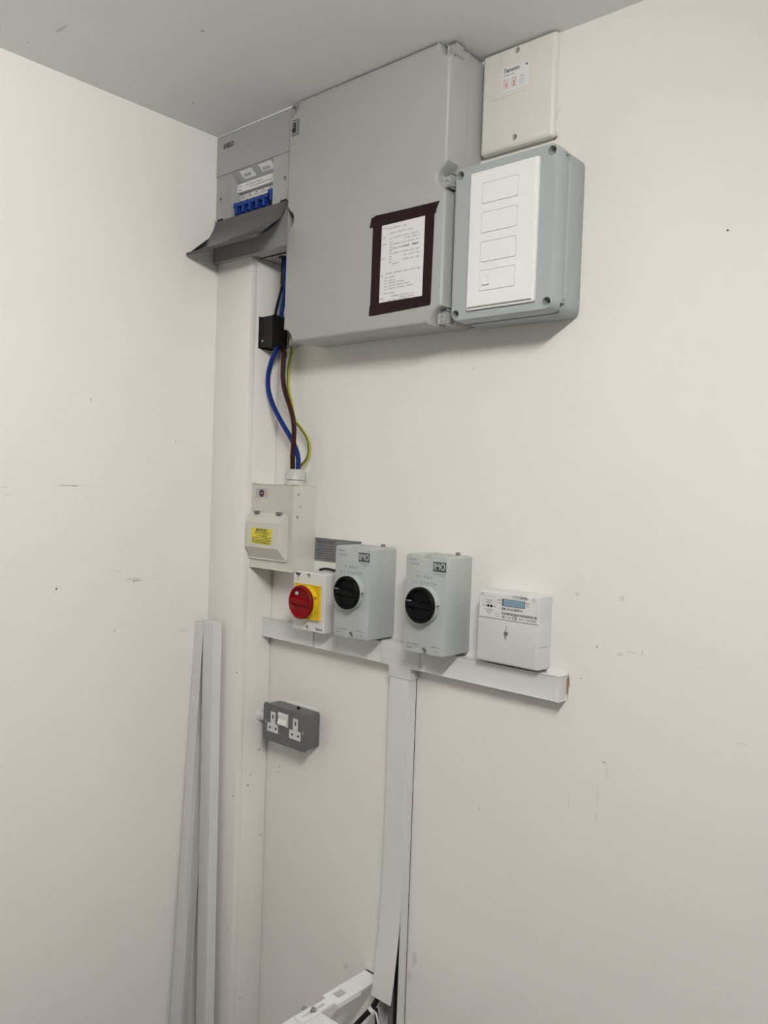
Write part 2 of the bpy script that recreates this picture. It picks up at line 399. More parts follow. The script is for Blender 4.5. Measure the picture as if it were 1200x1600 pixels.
# lid plateau with scalloped screw notches at the corners and half-way up both sides
def notch_outline(x0, x1, z0, z1, cn, mr):
    zm = (z0+z1)/2+.008; P = []
    def arc(cx, cz, r, a0, a1, n=8): return [(cx+r*math.cos(math.radians(a0+(a1-a0)*i/n)), cz+r*math.sin(math.radians(a0+(a1-a0)*i/n))) for i in range(n+1)]
    c = cn; f = .007
    P += [(x1-f*0, z0+c+f), (x1, zm-mr-.010)] + arc(x1-.002, zm, mr, 250, 110) + [(x1, zm+mr+.010), (x1, z1-c-f)]
    P += arc(x1+.004, z1+.004, c+.004, 265, 185, 6)
    P += [(x1-c-f, z1), (x0+c+f, z1)] + arc(x0-.004, z1+.004, c+.004, 355, 275, 6)
    P += [(x0, z1-c-f), (x0, zm+mr+.010)] + arc(x0+.002, zm, mr, 70, -70) + [(x0, zm-mr-.010), (x0, z0+c+f)]
    P += arc(x0-.004, z0-.004, c+.004, 85, 5, 6) + [(x0+c+f, z0), (x1-c-f, z0)] + arc(x1+.004, z0-.004, c+.004, 175, 95, 6)
    return P
no = notch_outline(AX0, AX1, AZ0, AZ1-.0005, .029, .019)
lid = fin('lid', prism(no, -.074, AY, 'y', r=.0055, seg=3), 'grey_plastic', be)
zm = (AZ0+AZ1)/2+.006
for x, z in ((AX1-.011, AZ1-.012), (AX1-.011, zm), (AX1-.011, AZ0+.012), (AX0+.011, AZ1-.012), (AX0+.011, zm), (AX0+.011, AZ0+.012)):
    b_ = fin('screw_boss', box(min(x-.0095, x+(.0095 if x < .5 else .0098)), max(x+.0095, x), -.073, -.0895, z-.0115, z+.0112, .0035, 3), 'grey_plastic', be)
    sh = fin('screw_head', cyl((x, z), .0078, -.0890, -.0912, n=24, bev=.0006), 'grey_plastic', b_)
    t = box(-.0040, .0040, -.0010, .0016, -.0011, .0011); t.transform(Matrix.Translation((x, -.0912, z)) @ Matrix.Rotation(.25 if z < 2.3 else 1.2, 4, 'Y'))
    carve(sh, t)
bd = fin('badge', box(.2775, .2985, AY, AY-.0008, 2.330, 2.3625, .0004), 'warn_label', lid)
fin('badge_field', box(.2790, .2945, AY-.0008, AY-.0010, 2.332, 2.3605), 'grey_print', lid, flat=True)
text(lid, 'badge_lettering', 'mp', .2862, 2.3460, AY-.0011, .0165, 'black_plastic', 'CENTER', rot=math.pi/2, bold=.0008)

# handwritten note taped to the lid
nt_ = thing('taped_note', 'handwritten circuit list framed in dark maroon tape on large grey enclosure', 'note', (.598, AY, 1.925))
py = AY-.0004
fin('paper', box(.540, .656, AY-.0001, py, 1.940, 2.097), 'paper', nt_, flat=True)
def strip(pts, y0, name='tape_strip'):
    return fin(name, prism(pts, y0, y0-.0004, 'y'), 'tape', nt_, flat=True)
strip([(.522, 1.930), (.5445, 1.928), (.5460, 2.104), (.5225, 2.105)], py)
strip([(.6520, 1.932), (.6725, 1.930), (.6745, 2.101), (.6525, 2.104)], py)
strip([(.5195, 1.9250), (.5260, 1.9235), (.6715, 1.9275), (.6690, 1.9465), (.5225, 1.9460), (.5205, 1.9400)], py-.0004)
strip([(.5140, 2.0945), (.5265, 2.0930), (.6640, 2.0925), (.6680, 2.0890), (.6785, 2.0935), (.6780, 2.0985), (.6855, 2.1125), (.6100, 2.1135), (.5300, 2.1155), (.5180, 2.1120)], py-.0004)
bm = bmesh.new(); yy = py-.00015
for a, b, z in ((.560, .610, 2.0845), (.566, .628, 2.075), (.575, .640, 2.066), (.602, .642, 2.0605), (.575, .641, 2.0535), (.575, .616, 2.0455), (.575, .643, 2.036), (.602, .642, 2.029), (.602, .643, 2.021), (.575, .592, 2.0165),
                (.560, .645, 1.9995), (.568, .582, 1.992), (.568, .590, 1.986), (.568, .612, 1.9815), (.568, .620, 1.976), (.568, .628, 1.9705), (.553, .583, 1.962), (.575, .632, 1.9555), (.596, .636, 1.951), (.566, .622, 1.9478)):
    scribble(bm, a, b, z, .0036, yy, .00055)
for z in [2.064-.0055*i for i in range(9)]: scribble(bm, .567, .5735, z, .003, yy, .00065)
for z in [1.992-.0055*i for i in range(5)]: scribble(bm, .5575, .564, z, .003, yy, .0006)
fin('handwriting', bm, 'soft_ink', nt_, flat=True, kind='stuff')
bm = bmesh.new()
scribble(bm, .624, .641, 2.0455, .0042, yy-.00005, .0011); scribble(bm, .600, .616, 2.0455, .0036, yy-.00005, .0008)
fin('bold_handwriting', bm, 'ink', nt_, flat=True, kind='stuff')
bm = bmesh.new()
for a, b, z in ((.548, .558, 2.087), (.549, .557, 2.069), (.549, .560, 2.056), (.548, .556, 2.029), (.5475, .553, 1.997), (.5475, .556, 1.953)): scribble(bm, a, b, z, .0032, yy, .0006)
fin('red_handwriting', bm, 'red_ink', nt_, flat=True, kind='stuff')

# ================================================================ TELECOM BOX
TX0, TX1, TZ0, TZ1, TY = .7015, .857, 2.2165, 2.4000, -.0185
tb = thing('telecom_box', 'cream plastic telecom cover plate with numbered sticker, right against the ceiling', 'junction box', ((TX0+TX1)/2, -.009, TZ0))
fin('back_box', rloft(TX0+.004, TX1-.003, TZ0+.004, TZ1-.001, .004, [(-.0002, 0), (-.010, 0)]), 'cream_plastic', tb)
cv = fin('cover', rloft(TX0, TX1, TZ0, TZ1-.0006, .006, [(-.0075, 0), (-.0105, 0), (-.0155, .0015), (TY+.0006, .0045), (TY, .007)]), 'cream_plastic', tb)
for x, z in ((.7765, 2.3885), (.7775, 2.2335)):
    well(cv, x, z, TY, .0055, .0045, .0042, .9)
sk = fin('sticker', box(.7455, .8045, TY, TY-.0004, 2.3195, 2.3645), 'paper', cv, flat=True)
sy = TY-.00045
text(cv, 'lettering', 'Temcom', .7495, 2.3575, sy, .0112, 'ink', bold=.0003, sx=.84)
fine_print(cv, [(.750, .774, 2.3495, .0022)], sy, 'soft_ink')
fine_print(cv, [(.750, .762, 2.3408, .0020), (.767, .778, 2.3408, .0020), (.785, .794, 2.3408, .0020)], sy, 'soft_ink')
fin('logo_dot', cyl((.7985, 2.3580), .0021, TY-.0003, TY-.0006, n=16), 'ink', cv)
fin('number_field', box(.7495, .7620, TY-.0004, TY-.00055, 2.3245, 2.3385), 'pink_wash', cv, flat=True)
fin('number_field', box(.7665, .7785, TY-.0004, TY-.00055, 2.3245, 2.3385), 'pink_wash', cv, flat=True)
fin('number_field', prism(rrect(.7835, .7955, 2.3245, 2.3385, .005), TY-.0004, TY-.00055), 'green_wash', cv, flat=True)
text(cv, 'handwritten_number', '1', .7562, 2.3312, TY-.0006, .012, 'red_ink', 'CENTER')
text(cv, 'handwritten_number', '2', .7725, 2.3312, TY-.0006, .013, 'red_ink', 'CENTER')
fin('pen_line', box(.722, .800, TY+.0001, TY-.0001, 2.3120, 2.3126), 'scuff', cv, flat=True)
fin('pen_line', box(.742, .7428, TY+.0001, TY-.0001, 2.372, 2.390), 'scuff', cv, flat=True)
blob(onY(870, 185, 0), .0012, .025, 'y', 'chip_brown', wb, 'paint_chip', .4)
blob(onY(868, 213, 0), .004, .006, 'y', 'chip_brown', wb, 'paint_chip', .4)
blob(onY(871, 78, 0), .001, .014, 'y', 'scuff', wb, 'paint_chip', .4)
blob(onY(874, 172, 0), .002, .003, 'y', 'scuff_light', wb, 'paint_chip', .4)

# ================================================================ SECOND ENCLOSURE WITH WHITE PLATE
EX0, EX1, EZ0, EZ1, EY = .7085, .9185, 1.894, 2.1665, -.0985
ee = thing('control_enclosure', 'mid-size grey enclosure with white four-panel faceplate beside the large enclosure', 'enclosure', ((EX0+EX1)/2, -.05, EZ0))
eb_ = fin('base', rloft(EX0, EX1, EZ0, EZ1, .018, [(-.0005, .006), (-.008, .001), (-.060, 0)]), 'grey_plastic_cool', ee)
eg_ = fin('seal_groove', rloft(EX0+.003, EX1-.003, EZ0+.003, EZ1-.003, .014, [(-.0595, 0), (-.070, 0)]), 'grey_plastic_cool', ee)
fin('lip', rloft(EX0-.0005, EX1+.0015, EZ0+.022, EZ1-.022, .004, [(-.060, 0), (-.064, 0)]), 'iso_plastic', ee)
ld = fin('lid', rloft(EX0, EX1, EZ0, EZ1, .016, [(-.068, .0003), (-.070, 0), (-.0955, .0006), (-.0978, .002), (EY, .0042)]), 'grey_plastic_cool', ee)
for x, z in ((.9065, 2.1530), (.7200, 2.1530), (.9065, 1.9070), (.7195, 1.9065)):
    well(ld, x, z, EY, .0080, .014, .0058, 1.0)
for z in (EZ1-.014, EZ0+.012): [carve(q, box(EX1-.009, EX1+.004, -.073, -.0575, z-.004, z+.004)) for q in (eb_, eg_, ld)]
fp = fin('faceplate', rloft(.7470, .8857, 1.9098, 2.1485, .003, [(EY+.001, 0), (EY-.0045, 0), (EY-.0048, .0035), (EY-.0085, .0040), (EY-.0095, .0048)]), 'white_plastic', ee)
fy = EY-.0095
for z0, z1 in ((2.0890, 2.1250), (2.0385, 2.0745), (1.9883, 2.0236), (1.9387, 1.9745)):
    carve(fp, prism(rrect(.7762, .8500, z0, z1, .003, 4), fy-.002, fy+.0025))
    fin('switch_panel', prism(rrect(.7769, .8493, z0+.0007, z1-.0007, .0026, 4), fy+.0030, fy-.0005, 'y', r=.0003, seg=1), 'white_plastic', fp)
fin('button', box(.7852, .7988, fy+.001, fy-.0028, 1.9485, 1.9630, .0008), 'white_plastic', fp)

# ================================================================ CREAM SWITCH UNIT (with gland and flip cover)
CX0, CX1, CZ0, CZ1, CY = .1278, .2712, 1.3985, 1.5905, -.0685
cs = thing('switch_unit', 'cream metal isolator switch box with yellow warning label beside the corner boxing', 'switch box', ((CX0+CX1)/2, -.034, CZ0))
cse = fin('case', box(CX0+.0015, CX1, -.0005, -.0605, CZ0+.001, CZ1-.001, .001), 'cream_metal', cs)
cl = fin('front_cover', box(CX0, CX1+.0002, -.0575, CY, CZ0, CZ1, .0022), 'cream_metal', cs)
a, b = (.1300, .2548, 1.4215, 1.5255), (.1372, .2490, 1.4478, 1.5045)
fc = fin('flip_cover', loft([[Vector((p[0], CY+.001, p[2])), Vector((p[1], CY+.001, p[2])), Vector((p[1], CY+.001, p[3])), Vector((p[0], CY+.001, p[3]))] for p in (a,)] +
     [[Vector((a[0], CY-.003, a[2])), Vector((a[1], CY-.003, a[2])), Vector((a[1], CY-.003, a[3])), Vector((a[0], CY-.003, a[3]))],
      [Vector((b[0], -.0915, b[2])), Vector((b[1], -.0915, b[2])), Vector((b[1], -.0915, b[3])), Vector((b[0], -.0915, b[3]))]]), 'cream_metal', cs)
fin('cover_lip', box(.1300, .2548, CY, CY-.004, 1.4195, 1.4235, .0008), 'cream_metal', fc)
for x in (.1475, .2240): fin('hinge_clip', prism([(x, CY-.0045), (x+.015, CY-.0045), (x+.013, CY-.0105), (x+.001, CY-.0105)], 1.5225, 1.5295, 'z'), 'grey_cable', cs)
ly = -.0917
lb = fin('warning_sticker', box(.1585, .2265, -.0914, ly, 1.4560, 1.4915), 'yellow_label', fc, flat=True)
text(fc, 'lettering', 'IMPORTANT', .1925, 1.4872, ly-.0001, .0075, 'ink', 'CENTER', bold=.0003, sx=.9)
fine_print(fc, [(.168, .221, 1.4822, .0023), (.172, .219, 1.4782, .0023), (.176, .212, 1.4742, .0023), (.161, .2245, 1.4702, .0023), (.160, .225, 1.4662, .0018), (.160, .225, 1.4632, .0018), (.160, .225, 1.4602, .0018), (.172, .222, 1.4577, .0014)], ly-.0001, 'ink')
fin('badge', box(.1415, .1815, CY, CY-.0007, 1.5592, 1.5802, .0003), 'iso_plastic', cl)
fin('badge_disc', cyl((.1622, 1.5697), .0086, CY-.0006, CY-.0010, n=28), 'red_badge', cl)
fine_print(cl, [(.1570, .1675, 1.5697, .0018)], CY-.0010, 'pink_wash')
for u, v in ((466.3, 773), (464.6, 808)):
    p = onX(u, v, CX1); c_ = fin('side_screw', cyl((p.y, p.z), .0034, CX1, CX1+.0012, 'x', n=18, bev=.0005), 'screw_metal', cs)
for z in (1.5440, 1.5400): carve(cse, box(CX1-.002, CX1+.001, -.055, -.045, z-.0005, z+.0005))
# cable gland on its top
gx, gy = .2365, -.034
fin('gland_ring', cyl((gx, gy), .0235, CZ1-.001, CZ1+.010, 'z', n=32, bev=.001), 'gland_grey', cs)
fin('gland_thread', cyl((gx, gy), .0205, CZ1+.010, CZ1+.013, 'z', n=32), 'gland_grey', cs)
fin('gland_nut', loft([[Vector((gx+r*math.cos(math.pi*i/5+.2), gy+r*math.sin(math.pi*i/5+.2), z)) for i in range(10)] for z, r in ((CZ1+.0125, .0245), (CZ1+.023, .0245), (CZ1+.034, .0185), (CZ1+.036, .0175))]), 'gland_grey', cs)
fin('gland_mouth_dark', cyl((gx, gy), .0150, CZ1+.0355, CZ1+.0364, 'z', n=24), 'black_plastic', cs)  # black disc painted in for the shade inside the gland mouth

# ================================================================ CABLES AND CONNECTOR BLOCK
kb = thing('connector_block', 'black plastic cable connector block on the boxing below the fuse board', 'connector', (.152, -.045, 1.902))
bm = box(BW+.0006, .1765, -.0225, -.0620, 1.9050, 1.9725, .0025)
blk = fin('housing', bm, 'black_plastic', kb)
fin('cover_seam', box(.1755, .1768, -.0400, -.0410, 1.9055, 1.972), 'black_gloss', kb)
for z in (1.918, 1.933, 1.955):
    screw(kb, .1405, z, -.0620, .0030 if z < 1.92 else .0016, m='screw_metal' if z < 1.92 else 'black_gloss', rot=.4)
def z6(pts, d0, d1, bulge=0): # photo path of a cable, lying this far off the wall
    n = len(pts)-1
    return [onY(370+a/5.333, 460+b/5.333, d0+(d1-d0)*i/n+bulge*math.sin(math.pi*i/n)) for i, (a, b) in enumerate(pts)]
gt = CZ1+.030
p = z6([(335, 440), (322, 480), (288, 560), (262, 680), (265, 800), (305, 930), (370, 1060), (440, 1180), (490, 1280), (512, 1370), (510, 1450)], .048, .036, -.004)
p[0].z = 1.907
fin('blue_cable', tube(p+[Vector((gx+.006, gy+.003, gt))], .0056), 'blue_cable', None, 'thick blue cable looping from black connector block down to the gland', 'cable')
p = z6([(398, 450), (395, 490), (388, 560), (385, 700), (405, 820), (450, 960), (475, 1080), (475, 1200), (466, 1330), (465, 1440)], .034, .044, .012)
p[0].z = 1.907; p[0].x = min(p[0].x, .170)
fin('brown_cable', tube(p+[Vector((gx-.006, gy-.006, gt))], .0056), 'brown_cable', None, 'thick brown cable dropping from black connector block to the gland', 'cable')
p = z6([(440, 330), (452, 400), (458, 480), (432, 620), (430, 780), (455, 900), (482, 1040), (530, 1110), (588, 1200), (606, 1290), (585, 1370), (530, 1440)], .016, .024)
bm = tube([Vector((.205, -.012, 2.02)), Vector((.203, -.013, 1.97))]+p+[Vector((gx+.0125, gy+.009, gt))], .0037, n=8)
me_o = fin('earth_cable', bm, 'earth_cable', None, 'thin green and yellow striped earth cable curving into the gland', 'cable')
at = me_o.data.attributes.new('stripe', 'FLOAT', 'FACE')
for i, f_ in enumerate(me_o.data.polygons): at.data[i].value = 1.0 if (i % 8) in (1, 2, 3) else 0.0
hx, hy = g.x+.004, g.y+.004
fin('blue_cable', tube([onY(438.5, 497, .040), onY(440, 487, .038), onY(443, 468, .036), Vector((hx+.004, hy+.002, 2.04)), Vector((hx+.004, hy, Z0-.001))], .0052), 'blue_cable', None, 'short blue cable rising from connector block to the fuse board hole', 'cable')
fin('black_cable', tube([onY(429.5, 496, .044), onY(432, 482, .043), onY(436, 466, .041), onY(441.5, 445, .040), Vector((hx-.002, hy-.002, 2.05)), Vector((hx-.003, hy, Z0-.001))], .0034), 'black_plastic', None, 'thin black cable rising from connector block to the fuse board hole', 'cable')

# ================================================================ WALL WARNING LABEL
wlab = thing('warning_label', 'grey printed warning label on the wall half hidden by the rotary isolator', 'label', (.343, 0, 1.423))
fin('plate', box(.2720, .4150, -.0001, -.0010, 1.4230, 1.4745, .0002), 'warn_label', wlab, flat=True)
text(wlab, 'lettering', 'IMPORTANT', .2790, 1.4655, -.0011, .0105, 'ink', bold=.0003)
fine_print(wlab, [(.279, .408, 1.4570-.0056*i, .0022) for i in range(6)], -.0010, 'warn_line')

# ================================================================ ROTARY ISOLATORS
def scallop(x0, x1, z0, z1, r, cx, nr):
    """front outline with a half-round screw notch in the middle of the top and bottom edges"""
    P = []
    for q in rrect(x0, x1, z0, z1, r, 4): P.append(q)
    out = P[:5] + [(cx+nr, z1)] + [(cx+nr*math.cos(math.radians(-a)), z1-nr*.9+nr*math.sin(math.radians(-a))) for a in range(0, 181, 30)] + [(cx-nr, z1)] + P[5:15] + [(cx-nr, z0)] + \
          [(cx+nr*math.cos(math.radians(180-a)), z0+nr*.9+nr*math.sin(math.radians(180-a))) for a in range(0, 181, 30)] + [(cx+nr, z0)] + P[15:]
    return out
def knob(parent, cx, cz, y_base, y_front, r, m, bar_rot, grip):
    """dished rotary handle with a grip bar across it and a pointer mark"""
    n = 40
    def ring(rr, y): return [Vector((cx+rr*math.cos(2*math.pi*i/n), y, cz+rr*math.sin(2*math.pi*i/n))) for i in range(n)]
    k = fin('knob', loft([ring(r*.96, y_base), ring(r, y_base-.002), ring(r, y_front+.002), ring(r*.95, y_front), ring(r*.86, y_front), ring(r*.76, y_front+.006), ring(r*.70, y_front+.0065)]), m, parent)
    bm = bmesh.new(); L_ = r*.80; W_ = r*.17
    t = loft([[Vector((x, y_front+.0065, z)) for x, z in ((-L_, -W_*1.3), (L_, -W_*1.3), (L_, W_*1.3), (-L_, W_*1.3))],
              [Vector((x, y_front+.0002, z)) for x, z in ((-L_, -W_*.8), (L_, -W_*.8), (L_, W_*.8), (-L_, W_*.8))]])
    t.transform(Matrix.Translation((cx, 0, cz)) @ Matrix.Rotation(bar_rot, 4, 'Y')); fin('grip_bar', t, m, k)
    return k
def iso(x0, z0, label):
    W_, H_, D_ = .0995, .1860, -.0804; x1, z1 = x0+W_, z0+H_; cx, cz = x0+W_/2, z0+H_/2+.0005
    t = thing('rotary_isolator', label, 'isolator switch', (cx, -.04, z0), 'grey rotary isolators with black knobs')
    ib = fin('base', rloft(x0, x1, z0, z1, .006, [(-.0005, .002), (-.005, 0), (-.0420, -.0003)]), 'iso_plastic', t)
    fin('joint_rib', rloft(x0-.0004, x1+.0006, z0-.0002, z1+.0004, .006, [(-.0420, 0), (-.0450, 0)]), 'iso_plastic', t)
    ld = fin('lid', prism(scallop(x0, x1, z0, z1, .005, cx, .006), -.0445, D_, 'y', r=.0022, seg=2), 'iso_plastic', t)
    for z in (z1-.007, z0+.007): screw(t, cx, z, -.0603, .0042)
    fin('screw_pocket', box(cx-.0055, cx+.0055, -.058, -.0605, z1-.011, z1-.0005), 'iso_plastic', t); fin('screw_pocket', box(cx-.0055, cx+.0055, -.058, -.0605, z0+.0005, z0+.011), 'iso_plastic', t)
    co = fin('collar', cyl((cx, cz), .0365, D_+.001, -.0905, n=44, r2=.0350, bev=.001), 'iso_plastic', t)
    carve(co, box(cx+.0240, cx+.0420, D_-.0085, D_-.0015, cz-.006, cz+.003))
    k = knob(t, cx, cz, -.0900, -.1000, .0338, 'black_gloss', .05, 1)
    fin('pointer_mark', box(cx-.0290, cx-.0175, -.0990, -.1004, cz+.0060, cz+.0078), 'grey_print', k)
    y = D_-.0001
    lg = fin('brand_plate', box(x1-.0330, x1-.0025, D_, D_-.0003, z1-.0285, z1-.0100), 'dark_print', ld, flat=True)
    text(ld, 'brand_lettering', 'IMO', x1-.0178, z1-.0193, D_-.0004, .0175, 'white_print', 'CENTER', bold=.0003, sx=.85)
    fine_print(ld, [(x1-.0330, x1-.003, z1-.0325, .0018), (x1-.0185, x1-.004, z1-.0365, .0014)], y, 'grey_print')
    fine_print(ld, [(x0+.009, x0+.028, z1-.0095, .0032), (x0+.011, x0+.032, z1-.0180, .0032)], y, 'grey_print')
    text(ld, 'lettering', 'PV ARRAY', cx-.003, z1-.0415, y, .0092, 'grey_print', 'CENTER', sx=.95)
    text(ld, 'lettering', 'D.C. ISOLATOR', cx-.003, z1-.0530, y, .0092, 'grey_print', 'CENTER', sx=.98)
    fin('print_rule', box(x0+.015, x1-.016, y, y-.0001, z1-.0335, z1-.0331), 'grey_print', ld, flat=True); fin('print_rule', box(x0+.015, x1-.016, y, y-.0001, z1-.0612, z1-.0608), 'grey_print', ld, flat=True)
    fine_print(ld, [(x0+.008, x0+.038, z0+.0155, .0028), (x0+.008, x0+.024, z0+.0085, .0028), (x1-.030, x1-.010, z0+.0165, .0028), (x1-.022, x1-.014, z0+.0085, .0028)], y, 'grey_print')
    tab = fin('fixing_screw', cyl((cx+.028, -.020), .0052, z1-.001, z1+.0055, 'z', n=16, r2=.0042), 'grey_cable', t)
    carve(ib, box(cx+.022, x1-.004, -.0308, -.0300, z1-.0015, z1+.002))
    return t
iso(.4180, 1.2840, 'grey rotary isolator with black knob next to the red and yellow switch')
iso(.6100, 1.2820, 'grey rotary isolator with black knob next to the electricity meter')

# red and yellow switch
SX0, SX1, SZ0, SZ1, SY = .2718, .3745, 1.2745, 1.4040, -.0640
rs = thing('rotary_switch', 'white rotary isolator with red knob on yellow plate below the cream switch box', 'isolator switch', ((SX0+SX1)/2, -.032, SZ0))
fin('base', rloft(SX0+.001, SX1-.001, SZ0+.001, SZ1-.002, .004, [(-.0005, .001), (-.028, 0)]), 'iso_plastic', rs)
ld = fin('lid', rloft(SX0, SX1, SZ0, SZ1, .005, [(-.028, 0), (-.052, .0002), (SY+.0015, .0012), (SY, .003)]), 'trunking_white', rs)
scx, scz = .3235, 1.3405
for z in (SZ1-.0085, SZ0+.0085):
    well(ld, scx-.003, z, SY, .0054, .010, .0040)
fin('yellow_plate', box(scx-.0370, scx+.0385, SY+.0005, SY-.0055, scz-.0375, scz+.0365, .0015), 'yellow_plastic', rs)
yc = fin('yellow_collar', cyl((scx, scz), .0355, SY-.0050, SY-.0175, n=44, r2=.0335, bev=.001), 'yellow_plastic', rs)
carve(yc, box(scx+.0200, scx+.0400, SY-.0145, SY-.0065, scz+.006, scz+.014))
k = knob(rs, scx, scz, SY-.0170, -.0905, .0362, 'red_plastic', .06, 1)
fin('pointer_mark', prism(rrect(scx-.0185, scx-.0095, scz+.0145, scz+.0215, .0025), -.0850, -.0868), 'white_print', k)
fin('logo', prism([(SX0+.006, SZ1-.004), (SX0+.026, SZ1-.004), (SX0+.0165, SZ1-.0155), (SX0+.0135, SZ1-.0155), (SX0+.0175, SZ1-.0100), (SX0+.011, SZ1-.0100)], SY+.0001, SY-.0003), 'dark_print', ld, flat=True)
fine_print(ld, [(SX0+.006, SX0+.028, SZ1-.0195, .0012)], SY, 'soft_ink')
text(ld, 'lettering', 'Santon', SX1-.0265, SZ0+.0095, SY-.0001, .0085, 'dark_print', bold=.0002, sx=.9)
fin('top_cable', tube([(SX0+.030, -.012, SZ1+.0005), (SX0+.05, -.012, SZ1+.004), (SX0+.075, -.012, SZ1+.003), (SX1-.002, -.012, SZ1+.001)], .0028), 'black_plastic', rs)

# ================================================================ ELECTRICITY METER
MX0, MX1, MZ0, MZ1, MY = .7545, .8845, 1.2820, 1.4135, -.0440
mt = thing('electricity_meter', 'white electricity meter with small blue-grey display at the end of the row', 'meter', ((MX0+MX1)/2, -.022, MZ0))
fin('back_plate', rloft(MX0+.001, MX1-.0005, MZ0+.002, MZ1-.001, .004, [(-.0005, 0), (-.010, 0)]), 'meter_white', mt)
up_ = fin('upper_case', rloft(MX0, MX1, 1.3578, MZ1, .004, [(-.009, 0), (-.034, 0), (-.041, .0015), (MY+.0006, .004), (MY, .006)]), 'meter_white', mt)
lo_ = fin('terminal_cover', rloft(MX0-.0004, MX1+.0003, MZ0, 1.3682, .004, [(-.009, 0), (-.034, 0), (-.041, .0012), (MY+.0004, .003), (MY-.0004, .005)]), 'meter_white', mt)
for q in (up_, lo_): carve(q, box(MX0-.002, MX1+.002, MY-.002, MY+.0030, 1.3629, 1.3638))
carve(lo_, box(MX1-.0015, MX1+.002, -.036, -.008, 1.3224, 1.3233))
y = MY-.0001
fin('print_panel', box(MX0+.005, MX1-.006, MY+.0002, MY-.0002, 1.3650, 1.4085), 'trunking_white', up_, flat=True); y = MY-.0003
fin('display_frame', box(.8080, .8556, MY, MY-.0006, 1.3882, 1.4012), 'lcd_edge', up_, flat=True)
fin('display', box(.8112, .8546, MY-.0005, MY-.0009, 1.3890, 1.4006), 'lcd', up_, flat=True)
text(up_, 'serial_lettering', 'EML2416280814', .8066, 1.3832, y, .0066, 'dark_print', bold=.00012, sx=.98)
bm = bmesh.new(); x = .8075
while x < .8795:
    wd = random.choice((.0005, .0008, .0012)); box(x, x+wd, y, y-.0001, 1.3728, 1.3772, bm=bm); x += wd+random.choice((.0004, .0006, .0009))
fin('barcode', bm, 'dark_print', up_, flat=True, kind='stuff')
text(up_, 'mark_lettering', 'CE', .8300, 1.3685, y, .0085, 'dark_print', bold=.0001)
fine_print(up_, [(.8085, .8145, 1.3705, .0028), (.8085, .8145, 1.3675, .0028), (.8160, .8285, 1.3688, .0022), (.8440, .8570, 1.3688, .0022), (.8600, .8790, 1.3700, .0018), (.8600, .8800, 1.3675, .0018),
                 (.7985, .8060, 1.3980, .0024), (.7990, .8060, 1.3925, .0024), (.8575, .8640, 1.3980, .0024), (.8575, .8650, 1.3935, .0024),
                 (.8270, .8580, 1.4085, .0014), (.8270, .8600, 1.4062, .0014), (.8460, .8610, 1.4065, .0026), (.8280, .8600, 1.4040, .0010),
                 (.7730, .7870, 1.3955, .0018), (.7735, .7868, 1.3915, .0028), (.7660, .7735, 1.3850, .0018), (.7885, .7960, 1.3850, .0018), (.7700, .7910, 1.3783, .0020), (.7750, .7865, 1.3745, .0020), (.7790, .7825, 1.3705, .0024)], y, 'grey_print')
fine_print(up_, [(.7945, .8040, 1.3720, .0012), (.7945, .8040, 1.3690, .0012)], y, 'soft_ink')
for x in (.7783, .7850): fin('optical_port', cyl((x, 1.3852), .0026, MY, MY-.0007, n=18), 'black_plastic', up_)
bm = bmesh.new()
for i in range(16):
    a0, a1 = math.radians(180-i*180/16), math.radians(180-(i+1)*180/16)
    q = [bm.verts.new((.7815+r*math.cos(a), y-.0001, 1.3880+r*.95*math.sin(a))) for r, a in ((.0155, a0), (.0155, a1), (.0151, a1), (.0151, a0))]; bm.faces.new(q)
fin('printed_arc', bm, 'grey_print', up_, flat=True)
for x in (.7650, .8725):
    fin('seal_eye', cyl((x, 1.4055), .0028, MY, MY-.0006, n=16), 'soft_ink', up_); fin('seal_eye_centre', cyl((x, 1.4055), .0019, MY-.0005, MY-.0008, n=14), 'meter_white', up_)
fin('seal_slot', box(.8178, .8204, MY+.001, MY-.0006, 1.3135, 1.3500), 'scuff_light', lo_)
fin('seal_wire', tube([(.8192, MY-.001, 1.3530), (.8194, MY-.003, 1.3460), (.8170, MY-.003, 1.3420), (.8215, MY-.003, 1.3395), (.8190, MY-.0035, 1.3370), (.8192, MY-.002, 1.3300)], .0008, n=6, per=4), 'screw_metal', lo_)
fin('seal_bead', cyl((.8192, 1.3395), .0034, MY, MY-.004, n=14, bev=.001), 'grey_cable', lo_)

# ================================================================ TRUNKING
TD = -.0256; KZ0, KZ1 = 1.2333, 1.2768
def trunk(x0, x1, label):
    t = thing('trunking', label, 'cable trunking', ((x0+x1)/2, TD/2, KZ0), 'lengths of white mini trunking along the wall')
    fin('channel', box(x0, x1, -.0004, -.019, KZ0+.0015, KZ1-.0015, .0006), 'trunking_white', t)
    fin('lid', box(x0+.0003, x1-.0003, -.0165, TD, KZ0, KZ1, .0016), 'trunking_white', t)
    return t
trunk(BW+.0004, .3030, 'short length of white trunking starting at the corner boxing')
trunk(.3040, .5060, 'length of white trunking under the two switches, between joint and tee')
t3 = trunk(.6080, .9120, 'length of white trunking under the electricity meter')
fin('end_cap', box(.9100, .9190, -.0002, TD-.0006, KZ0-.0006, KZ1+.0006, .0012), 'trunking_white', t3)
te = thing('trunking_tee', 'white trunking tee fitting between the two black-knob isolators', 'trunking fitting', (.557, TD/2, 1.21))
P = [(.5055, KZ0-.001), (.5055, KZ1+.0035), (.6087, KZ1+.0035), (.6087, KZ0-.001), (.5868, KZ0-.001), (.5850, KZ0-.003), (.5850, 1.2095), (.5290, 1.2095), (.5290, KZ0-.003), (.5272, KZ0-.001)]
fin('fitting', prism(P, -.0006, TD-.0022, 'y', r=.0016), 'trunking_white', te)
